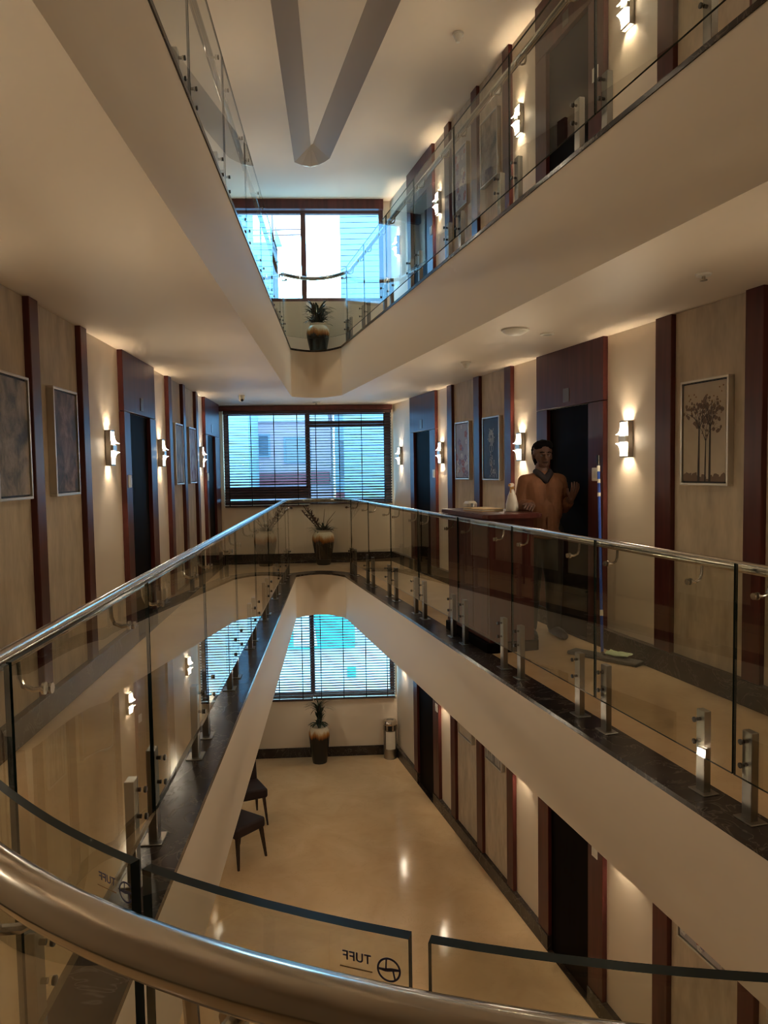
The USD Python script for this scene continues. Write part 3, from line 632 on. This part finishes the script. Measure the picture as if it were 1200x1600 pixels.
chair((-1.83, 8.77, Z[0]), math.atan2(-0.63, 0.77) - math.pi / 2, 'nearer dark upholstered chair with splayed legs, ground floor by the left fascia')
chair((-1.91, 9.71, Z[0]), math.atan2(-0.92, 0.40) - math.pi / 2, 'farther dark upholstered chair with splayed legs, ground floor, backrest showing')

# ------------------------------------------------------------ reception desk and what stands on it
tR = np.array([OR[1], 1.0]); tR /= np.linalg.norm(tR); aR = math.atan2(tR[1], tR[0]) - math.pi / 2
DZ = 1.125
dloc = np.array([gR(6.42) + 0.33, 6.42]); t = thing('reception_desk', 'tall narrow reddish wood reception desk behind the right balustrade', 'desk', (*dloc, 0), aR)
plan = Polygon([(-0.20, -0.50), (0.20, -0.50), (0.20, 0.46), (-0.20, 0.46)]).buffer(0.03)
obj('body', extrude(plan.buffer(-0.035), 0.08, DZ - 0.035), 'mahogany', t)
obj('plinth', extrude(plan.buffer(0.0), 0.0, 0.08), 'dark_door', t)
obj('desk_top', cat_([extrude(plan.buffer(0.03), DZ - 0.035, DZ - 0.006), extrude(plan.buffer(0.024), DZ - 0.006, DZ)]), 'mahogany', t)
for i in range(3): obj('front_panel', rbox(-0.199, -0.192, -0.46 + i * 0.32, -0.18 + i * 0.32, 0.14, DZ - 0.09), 'mahogany', t)
flare = Polygon([(0.0, 0.08), (0.10, 0.08), (0.06, 0.2), (0.025, 0.5), (0.012, DZ - 0.04), (0, DZ - 0.04)])
fl = extrude(flare, -0.19, 0.19); fl.apply_transform(np.array([[0, 0, 1, 0], [1, 0, 0, 0.43], [0, 1, 0, 0], [0, 0, 0, 1.0]])); obj('end_flare', fl, 'mahogany', t)
def on_desk(u, v): c, s = math.cos(aR), math.sin(aR); return np.array([dloc[0] + u * c - v * s, dloc[1] + u * s + v * c, DZ])
t = thing('tissue_box', 'white rounded box on the far end of the reception desk', 'box', on_desk(-0.02, 0.36), aR + 0.2)
obj('body', rbox(-0.055, 0.055, -0.05, 0.05, 0, 0.07, 0.02), 'bottle_white', t, smooth=30); obj('slot', rbox(-0.03, 0.03, -0.008, 0.008, 0.0695, 0.0705, 0.0002), 'grey_plastic', t)
t = thing('folder', 'tan paper folder lying on the reception desk', 'folder', on_desk(-0.03, 0.03), aR + 0.15)
obj('cover', rbox(-0.11, 0.11, -0.17, 0.17, 0.0, 0.004, 0.001), 'folder_yellow', t); obj('papers', rbox(-0.105, 0.105, -0.16, 0.16, 0.004, 0.018, 0.002), 'mop_white', t)
obj('cover', rbox(-0.11, 0.11, -0.17, 0.17, 0.018, 0.022, 0.001), 'folder_yellow', t)
t = thing('stapler', 'small dark stapler beside the folder on the reception desk', 'stapler', on_desk(-0.05, 0.235), aR + 1.2)
obj('stapler_base', rbox(-0.06, 0.06, -0.016, 0.016, 0, 0.012), 'black_plastic', t); ar = rbox(-0.06, 0.06, -0.014, 0.014, 0, 0.016); ar.apply_transform(trimesh.transformations.rotation_matrix(-0.22, [0, 1, 0])); ar.apply_translation([0, 0, 0.026]); obj('stapler_arm', ar, 'steel', t)
t = thing('spray_bottle', 'white spray bottle with amber trigger on the reception desk beside the man', 'bottle', on_desk(0.14, -0.20), aR + 0.9)
obj('bottle', lathe([(0, 0), (0.050, 0), (0.055, 0.01), (0.053, 0.06), (0.036, 0.13), (0.020, 0.17), (0.016, 0.19), (0, 0.19)], 24), 'bottle_white', t, smooth=50)
obj('collar', cyl(0.019, 0.022, (0, 0, 0.20)), 'trigger_amber', t, smooth=40); obj('spray_head', rbox(-0.075, 0.03, -0.014, 0.014, 0.208, 0.24, 0.008), 'bottle_white', t, smooth=30)
obj('nozzle', cyl(0.011, 0.02, (-0.082, 0, 0.226), 'x', 12), 'trigger_amber', t); obj('trigger', tube([(-0.035, 0, 0.21), (-0.05, 0, 0.185), (-0.048, 0, 0.16)], [0.007, 0.006, 0.005], 8), 'trigger_amber', t, smooth=True)

# mop leaning on the door edge, its flat head on the floor
t = thing('mop', 'flat dust mop with blue and white striped pole leaning by the right door', 'mop', (0, 0, 0))
b0, b1 = np.array([1.70, 5.72, 0.035]), np.array([1.755, 6.02, 1.585])
obj('pole', tube([b0, b1], 0.012, 12), 'mop_blue', t, smooth=40)
def on_pole(q): return b0 + (b1 - b0) * q
for q0, q1, m_ in ((0.945, 1.0, 'black_plastic'), (0.915, 0.945, 'mop_white'), (0.855, 0.875, 'mop_white'), (0.785, 0.805, 'mop_white'), (0.18, 0.21, 'mop_white')):
    obj('pole_band' if m_ == 'mop_white' else 'pole_grip', tube([on_pole(q0), on_pole(q1)], 0.0135, 12), m_, t, smooth=40)
e0, e1 = np.array([1.49, 5.86]), np.array([1.90, 5.42]); dd = (e1 - e0) / np.linalg.norm(e1 - e0); am = math.atan2(dd[1], dd[0])
hd = cushion(0.30, 0.30, -0.065, 0.065, 0.0, 0.03, 0.012); hd.apply_transform(trimesh.transformations.rotation_matrix(am, [0, 0, 1])); hd.apply_translation([*((e0 + e1) / 2), 0.001]); obj('mop_head', hd, 'mop_grey', t, smooth=30)
obj('swivel', tube([(*((e0 + e1) / 2), 0.03), b0], 0.011, 10), 'black_plastic', t)
g = np.stack(np.meshgrid(np.linspace(-0.09, 0.09, 14), np.linspace(-0.05, 0.05, 10), indexing='ij'), -1).reshape(-1, 2)
hz = 0.012 + 0.032 * meshkit.fbm(np.c_[g * 18, np.zeros(len(g))], 3, 2); v = np.vstack([np.c_[g * (1 + 0.15 * (hz[:, None] - 0.02) / 0.02), hz + 0.006], np.c_[g, hz]]); f = []
for i in range(13):
    for j in range(9):
        a = i * 10 + j; f += [[a, a + 10, a + 11], [a, a + 11, a + 1], [140 + a, 140 + a + 11, 140 + a + 10], [140 + a, 140 + a + 1, 140 + a + 11]]
t = thing('cleaning_cloth', 'pale green crumpled cleaning cloth lying on the mop head', 'cloth', (1.79, 5.60, 0.022), am)
obj('cloth', trimesh.Trimesh(v, f, process=False), 'rag', t, smooth=True)

# ------------------------------------------------------------ ceiling fittings
def fitting(name, label, cat, loc, parts):
    t = thing(name, label, cat, loc)
    for nm, m, mt in parts: obj(nm, m, mt, t, smooth=40)
fitting('smoke_detector', 'white cone smoke detector on the top ceiling', 'smoke detector', (0.80, 7.48, TOP), [('base', cyl(0.055, 0.02, (0, 0, -0.01), n=24), 'white_plastic'), ('sensor', lathe([(0, -0.085), (0.02, -0.083), (0.028, -0.06), (0.045, -0.02), (0, -0.02)], 24), 'white_plastic')])
fitting('ceiling_speaker', 'shallow white dome speaker on the middle gallery ceiling, right side', 'speaker', (1.02, 5.67, C - 0.002), [('rim', cyl(0.105, 0.012, (0, 0, -0.006), n=32), 'white_plastic'), ('grille', lathe([(0, -0.045), (0.05, -0.040), (0.085, -0.024), (0.098, -0.012), (0, -0.012)], 32), 'white_plastic')])
fitting('downlight', 'small flush white ring beside the dome speaker, unlit', 'downlight', (1.31, 5.88, C - 0.002), [('ring', lathe([(0.035, 0), (0.055, 0), (0.055, -0.006), (0.04, -0.010), (0.035, -0.006), (0.035, 0)], 28), 'white_plastic'), ('lens', cyl(0.035, 0.004, (0, 0, -0.002), n=24), 'grey_plastic')])
fitting('smoke_detector', 'white cone smoke detector on the middle gallery ceiling, right side', 'smoke detector', (0.83, 7.33, C - 0.002), [('base', cyl(0.05, 0.018, (0, 0, -0.009), n=24), 'white_plastic'), ('sensor', lathe([(0, -0.075), (0.018, -0.073), (0.026, -0.055), (0.04, -0.018), (0, -0.018)], 24), 'white_plastic')])
fitting('sprinkler', 'sprinkler head on the middle gallery ceiling near the upper right', 'sprinkler', (1.78, 4.12, C - 0.002), [('rose', lathe([(0, 0), (0.045, 0), (0.04, -0.010), (0.012, -0.014), (0, -0.014)], 24), 'white_plastic'), ('nozzle', lathe([(0, -0.014), (0.009, -0.014), (0.009, -0.03), (0.020, -0.032), (0.020, -0.036), (0, -0.036)], 16), 'steel')])
fitting('security_camera', 'small white dome camera with black lens on ceiling near the left door', 'security camera', (-1.93, 10.2, C - 0.002), [('mount', cyl(0.045, 0.03, (0, 0, -0.015), n=24), 'white_plastic'), ('housing', lathe([(0, -0.09), (0.02, -0.087), (0.036, -0.072), (0.040, -0.05), (0.038, -0.03), (0, -0.03)], 24), 'white_plastic'), ('lens', ball(0.020, (0.008, -0.026, -0.068)), 'black_plastic')])
fitting('sprinkler', 'sprinkler head on the middle gallery ceiling before the window', 'sprinkler', (-1.01, 11.35, C - 0.002), [('rose', lathe([(0, 0), (0.06, 0), (0.055, -0.012), (0.012, -0.016), (0, -0.016)], 24), 'grey_plastic'), ('nozzle', lathe([(0, -0.016), (0.010, -0.016), (0.010, -0.03), (0.020, -0.032), (0.020, -0.036), (0, -0.036)], 16), 'steel')])

# ------------------------------------------------------------ the man behind the desk
def body(bones, edge=0.012, it=8):
    ms = []
    for a, ra, b, rb in bones:
        sa, sb = manifold3d.Manifold.sphere(ra, 20).translate(a), manifold3d.Manifold.sphere(rb, 20).translate(b)
        ms.append(manifold3d.Manifold.batch_hull([sa, sb]))
    m = manifold3d.Manifold.batch_boolean(ms, manifold3d.OpType.Add).refine_to_length(edge); mm = m.to_mesh()
    t = trimesh.Trimesh(mm.vert_properties[:, :3], mm.tri_verts, process=True); trimesh.smoothing.filter_taubin(t, iterations=it); return t
man = thing('person', 'standing man in tan jacket with dark collar, hand raised, behind the reception desk', 'person', (1.395, 6.46, 0), 0.12)
SL, SR = (-0.155, 0.0, 1.372), (0.155, 0.01, 1.372)            # shoulders: local -x is on the left of the picture, -y faces the viewer
EL, WLs = (-0.205, 0.00, 1.165), (-0.165, -0.20, 1.176)
ER, WRs = (0.205, 0.03, 1.140), (0.205, -0.15, 1.225)
bones = [((0, 0.01, 0.98), 0.13, (0, 0.01, 1.14), 0.12), ((-0.045, 0.01, 1.14), 0.11, (-0.07, 0.015, 1.32), 0.105), ((0.045, 0.01, 1.14), 0.11, (0.07, 0.015, 1.32), 0.105), ((0, 0.02, 1.40), 0.075, (0, 0.015, 1.50), 0.058),
         ((-0.06, 0.015, 1.36), 0.08, SL, 0.055), ((0.06, 0.015, 1.36), 0.08, SR, 0.055), (SL, 0.05, EL, 0.040), (EL, 0.040, WLs, 0.028), (SR, 0.05, ER, 0.040), (ER, 0.040, WRs, 0.028),
         ((-0.085, 0.01, 0.93), 0.10, (-0.10, 0.0, 0.50), 0.058), ((-0.10, 0.0, 0.50), 0.056, (-0.11, 0.03, 0.10), 0.040), ((0.085, 0.01, 0.93), 0.10, (0.10, 0.0, 0.50), 0.058), ((0.10, 0.0, 0.50), 0.056, (0.11, 0.03, 0.10), 0.040),
         ((-0.11, 0.03, 0.05), 0.04, (-0.125, -0.12, 0.035), 0.030), ((0.11, 0.03, 0.05), 0.04, (0.125, -0.12, 0.035), 0.030),
         # head: skull, face, jaw, nose, ears
         ((0, 0.02, 1.625), 0.084, (0, 0.01, 1.64), 0.086), ((0, -0.012, 1.60), 0.070, (0, -0.020, 1.565), 0.058), ((-0.018, -0.030, 1.53), 0.036, (0.018, -0.030, 1.53), 0.036), ((0, -0.045, 1.515), 0.024, (0, -0.035, 1.54), 0.036),
         ((0, -0.088, 1.605), 0.010, (0, -0.098, 1.572), 0.014), ((-0.082, 0.015, 1.60), 0.011, (-0.080, 0.012, 1.57), 0.009), ((0.082, 0.015, 1.60), 0.011, (0.080, 0.012, 1.57), 0.009), ((-0.022, -0.083, 1.612), 0.011, (0.022, -0.083, 1.612), 0.011),
         ((-0.018, -0.078, 1.538), 0.008, (0.018, -0.078, 1.538), 0.008)]
def hand(w, d, up, flip):
    w, d, up = (np.array(q, float) for q in (w, d, up)); d /= np.linalg.norm(d); up -= d * (up @ d); up /= np.linalg.norm(up); sd = np.cross(d, up) * flip; out = []
    pt = lambda f, s, u: tuple(w + d * f + sd * s + up * u)
    for s in (-0.026, -0.009, 0.009, 0.026): out.append((pt(0.0, s * 0.5, 0), 0.018, pt(0.078, s, 0), 0.012))
    for s, L in ((-0.028, 0.058), (-0.010, 0.072), (0.010, 0.076), (0.028, 0.066)):
        out += [(pt(0.078, s, 0), 0.0105, pt(0.078 + L * 0.5, s * 1.12, -0.010), 0.0095), (pt(0.078 + L * 0.5, s * 1.12, -0.010), 0.0095, pt(0.078 + L * 0.88, s * 1.15, -0.034), 0.0078)]
    out += [(pt(0.022, 0.020, 0), 0.015, pt(0.050, 0.048, -0.008), 0.012), (pt(0.050, 0.048, -0.008), 0.0115, pt(0.082, 0.058, -0.018), 0.009)]
    return out
bones += hand(WLs, (-0.05, -0.10, 0.00), (0.2, -0.4, 1), 1) + hand(WRs, (0.02, -0.09, 0.13), (0.1, -1, -0.4), -1)
obj('body', body(bones, 0.009, 6), 'skin', man, smooth=True)
coat = [((0, 0.01, 0.90), 0.158, (0, 0.01, 1.12), 0.145), ((-0.05, 0.01, 1.10), 0.128, (-0.075, 0.015, 1.32), 0.122), ((0.05, 0.01, 1.10), 0.128, (0.075, 0.015, 1.32), 0.122), ((-0.045, 0.01, 0.90), 0.138, (0.045, 0.01, 0.90), 0.138),
        ((-0.05, 0.015, 1.36), 0.092, SL, 0.066), ((0.05, 0.015, 1.36), 0.092, SR, 0.066), ((0, 0.02, 1.37), 0.09, (0, 0.02, 1.43), 0.075),
        (SL, 0.066, EL, 0.057), (EL, 0.057, tuple(np.array(EL) + 0.80 * (np.array(WLs) - EL)), 0.046), (SR, 0.066, ER, 0.057), (ER, 0.057, tuple(np.array(ER) + 0.55 * (np.array(WRs) - ER)), 0.048)]
cm = body(coat, 0.014, 6); v = cm.vertices
low = v[:, 2] < 0.90; v[low, 2] = 0.86 + (v[low, 2] - v[:, 2].min()) / max(0.90 - v[:, 2].min(), 1e-6) * 0.04     # a level hem
cm.vertices = v + cm.vertex_normals * (0.006 * (meshkit.fbm(v * [14, 14, 7], 3, 4)[:, None] - 0.5) * 2)
obj('jacket', cm, 'coat_cloth', man, smooth=True)
obj('jacket_placket', cat_([rbox(-0.012, 0.012, -0.1535, -0.146, zz, zz + 0.085, 0.002) for zz in (0.90, 0.985)]), 'coat_cloth', man)
obj('collar', body([((-0.05, -0.045, 1.44), 0.030, (0, -0.075, 1.385), 0.032), ((0.05, -0.045, 1.44), 0.030, (0, -0.075, 1.385), 0.032), ((-0.058, 0.0, 1.455), 0.030, (-0.05, -0.045, 1.44), 0.030), ((0.058, 0.0, 1.455), 0.030, (0.05, -0.045, 1.44), 0.030), ((-0.058, 0.0, 1.455), 0.030, (0, 0.06, 1.46), 0.030), ((0.058, 0.0, 1.455), 0.030, (0, 0.06, 1.46), 0.030)], 0.012, 4), 'collar_cloth', man, smooth=True)
for s in (-1, 1):
    obj('trouser_leg', body([((s * 0.075, 0.01, 0.93), 0.115, (s * 0.10, 0.0, 0.50), 0.080), ((s * 0.10, 0.0, 0.50), 0.080, (s * 0.11, 0.03, 0.09), 0.062)], 0.016, 6), 'trouser_cloth', man, smooth=True)
    sm = body([((s * 0.11, 0.045, 0.045), 0.046, (s * 0.125, -0.10, 0.04), 0.042), ((s * 0.125, -0.10, 0.04), 0.042, (s * 0.132, -0.17, 0.032), 0.032)], 0.012, 4); vv = sm.vertices; vv[:, 2] = np.maximum(vv[:, 2], 0.001); sm.vertices = vv
    obj('shoe', sm, 'leather', man, smooth=True)
    obj('eye', ball(0.0105, (s * 0.031, -0.0685, 1.594)), 'eye_white', man, smooth=True); obj('eyebrow', tube([(s * 0.014, -0.092, 1.622), (s * 0.032, -0.090, 1.627), (s * 0.050, -0.078, 1.621)], 0.0045, 6), 'hair', man, smooth=True)
hr = [((0, 0.026, 1.645), 0.089, (0, 0.036, 1.625), 0.086), ((0, 0.045, 1.60), 0.078, (0, 0.05, 1.56), 0.066), ((-0.04, -0.022, 1.680), 0.046, (0.04, -0.022, 1.684), 0.046), ((0, 0.0, 1.69), 0.048, (0.01, -0.025, 1.690), 0.044)]
hm = body(hr, 0.010, 4); vv = hm.vertices; hm.vertices = vv + hm.vertex_normals * (0.010 * (meshkit.fbm(vv * 60, 3, 9)[:, None] - 0.5)); obj('hair', hm, 'hair', man, smooth=True)
obj('mouth', tube([(-0.022, -0.083, 1.540), (0, -0.090, 1.539), (0.022, -0.083, 1.540)], 0.0035, 6), 'collar_cloth', man, smooth=True)

# ------------------------------------------------------------ outside
gp = box(-40, 40, 12.6, 60, Z[0] - 0.6, Z[0] - 0.4); struct('ground', gp, 'ground_pale')
def building(label, x0, x1, y, z1, mt, wins=(), bands=()):
    t = thing('building', label, 'building', (0, 0, 0)); z0 = Z[0] - 0.4
    obj('wall', box(x0, x1, y, y + 1.5, z0, z1), mt, t); obj('parapet', rbox(x0 - 0.06, x1 + 0.06, y - 0.06, y + 1.56, z1, z1 + 0.25, 0.02), mt, t)
    for a, b, c, d in wins:
        w_ = obj('window', cat_([box(a, b, y - 0.05, y, c, c + 0.06), box(a, b, y - 0.05, y, d - 0.06, d), box(a, a + 0.06, y - 0.05, y, c + 0.06, d - 0.06), box(b - 0.06, b, y - 0.05, y, c + 0.06, d - 0.06)]), 'facade_blue', t)
        obj('pane', box(a + 0.06, b - 0.06, y - 0.02, y, c + 0.06, d - 0.06), 'shop_window', w_)
    for a, b, c, d, m_ in bands: obj('band', rbox(a, b, y - 0.12, y, c, d, 0.01), m_, t)
    return t
building('pink building across the street with a pale window, behind left blind', -4.3, -1.55, 22, 3.6, 'facade_pink', [(-2.95, -2.15, 1.72, 2.5), (-3.75, -3.35, 1.9, 2.6)], [(-4.25, -1.6, 1.1, 1.45, 'roof_red'), (-4.25, -1.6, 2.95, 3.15, 'facade_white')])
building('blue-grey building across the street behind the right blind', -1.40, -0.75, 21.4, 3.3, 'facade_blue', [(-1.33, -0.85, 1.2, 2.4)], [(-1.38, -0.8, 0.55, 0.85, 'roof_red')])
t = building('tall pale building filling the right of the upper window', -1.03, 7.0, 19.5, 11.0, 'facade_pale')
for i in range(72): obj('siding_board', box(-1.03, 7.0, 19.47, 19.5, Z[0] + 3 + i * 0.14, Z[0] + 3 + i * 0.14 + 0.125), 'facade_pale', t)
building('tall pale building at the left of the upper window', -12.0, -3.45, 19.0, 11.0, 'facade_pale', [(-5.0, -4.2, 1.2, 2.5)])
t = building('distant block with a pointed mast seen low in the upper window', -6.6, -5.1, 36, 12.2, 'facade_blue')
obj('mast', tube([(-5.2, 36.5, 12.4), (-5.2, 36.5, 15.0)], [0.08, 0.02], 8), 'window_frame', t); obj('spire', trimesh.convex.convex_hull(np.array([(-5.08, 36.2, 12.4), (-4.75, 36.2, 12.4), (-5.06, 36.4, 13.4), (-5.08, 36.6, 12.4), (-4.75, 36.6, 12.4)])), 'facade_blue', t)
obj('railing_bar', tube([(-6.6, 35.9, 13.0), (-3.6, 35.9, 13.0)], 0.03, 6), 'window_frame', t); obj('railing_bar', tube([(-6.6, 35.9, 12.75), (-3.6, 35.9, 12.75)], 0.03, 6), 'window_frame', t)
t = thing('outbuilding', 'low white outbuilding with turquoise sheeting behind the ground floor blinds', 'outbuilding')
obj('wall', box(-5.5, 4.5, 15.6, 18.5, Z[0] - 0.4, -2.28), 'facade_white', t)
obj('sheeting', cat_([rbox(-2.55, -0.66, 15.4, 15.58, -2.28, -1.1, 0.03), rbox(-3.3, -2.5, 15.5, 15.6, -2.30, -1.3, 0.03)]), 'tarpaulin', t, label='turquoise plastic sheeting')
obj('wall', box(-0.62, 4.5, 15.7, 16.0, -2.28, -0.2), 'facade_white', t); obj('notice', rbox(-0.84, -0.66, 15.57, 15.6, -2.96, -2.72, 0.004), 'tarpaulin', t, label='small turquoise notice on the white wall')
obj('board', trimesh.convex.convex_hull(np.array([(x, yy, zz) for yy in (15.34, 15.39) for x, zz in ((-1.95, -2.2), (-1.45, -2.2), (-1.95, -1.15), (-1.75, -1.15), (-1.5, -1.8))])), 'facade_white', t, label='pale slanting board leaning on the sheeting')
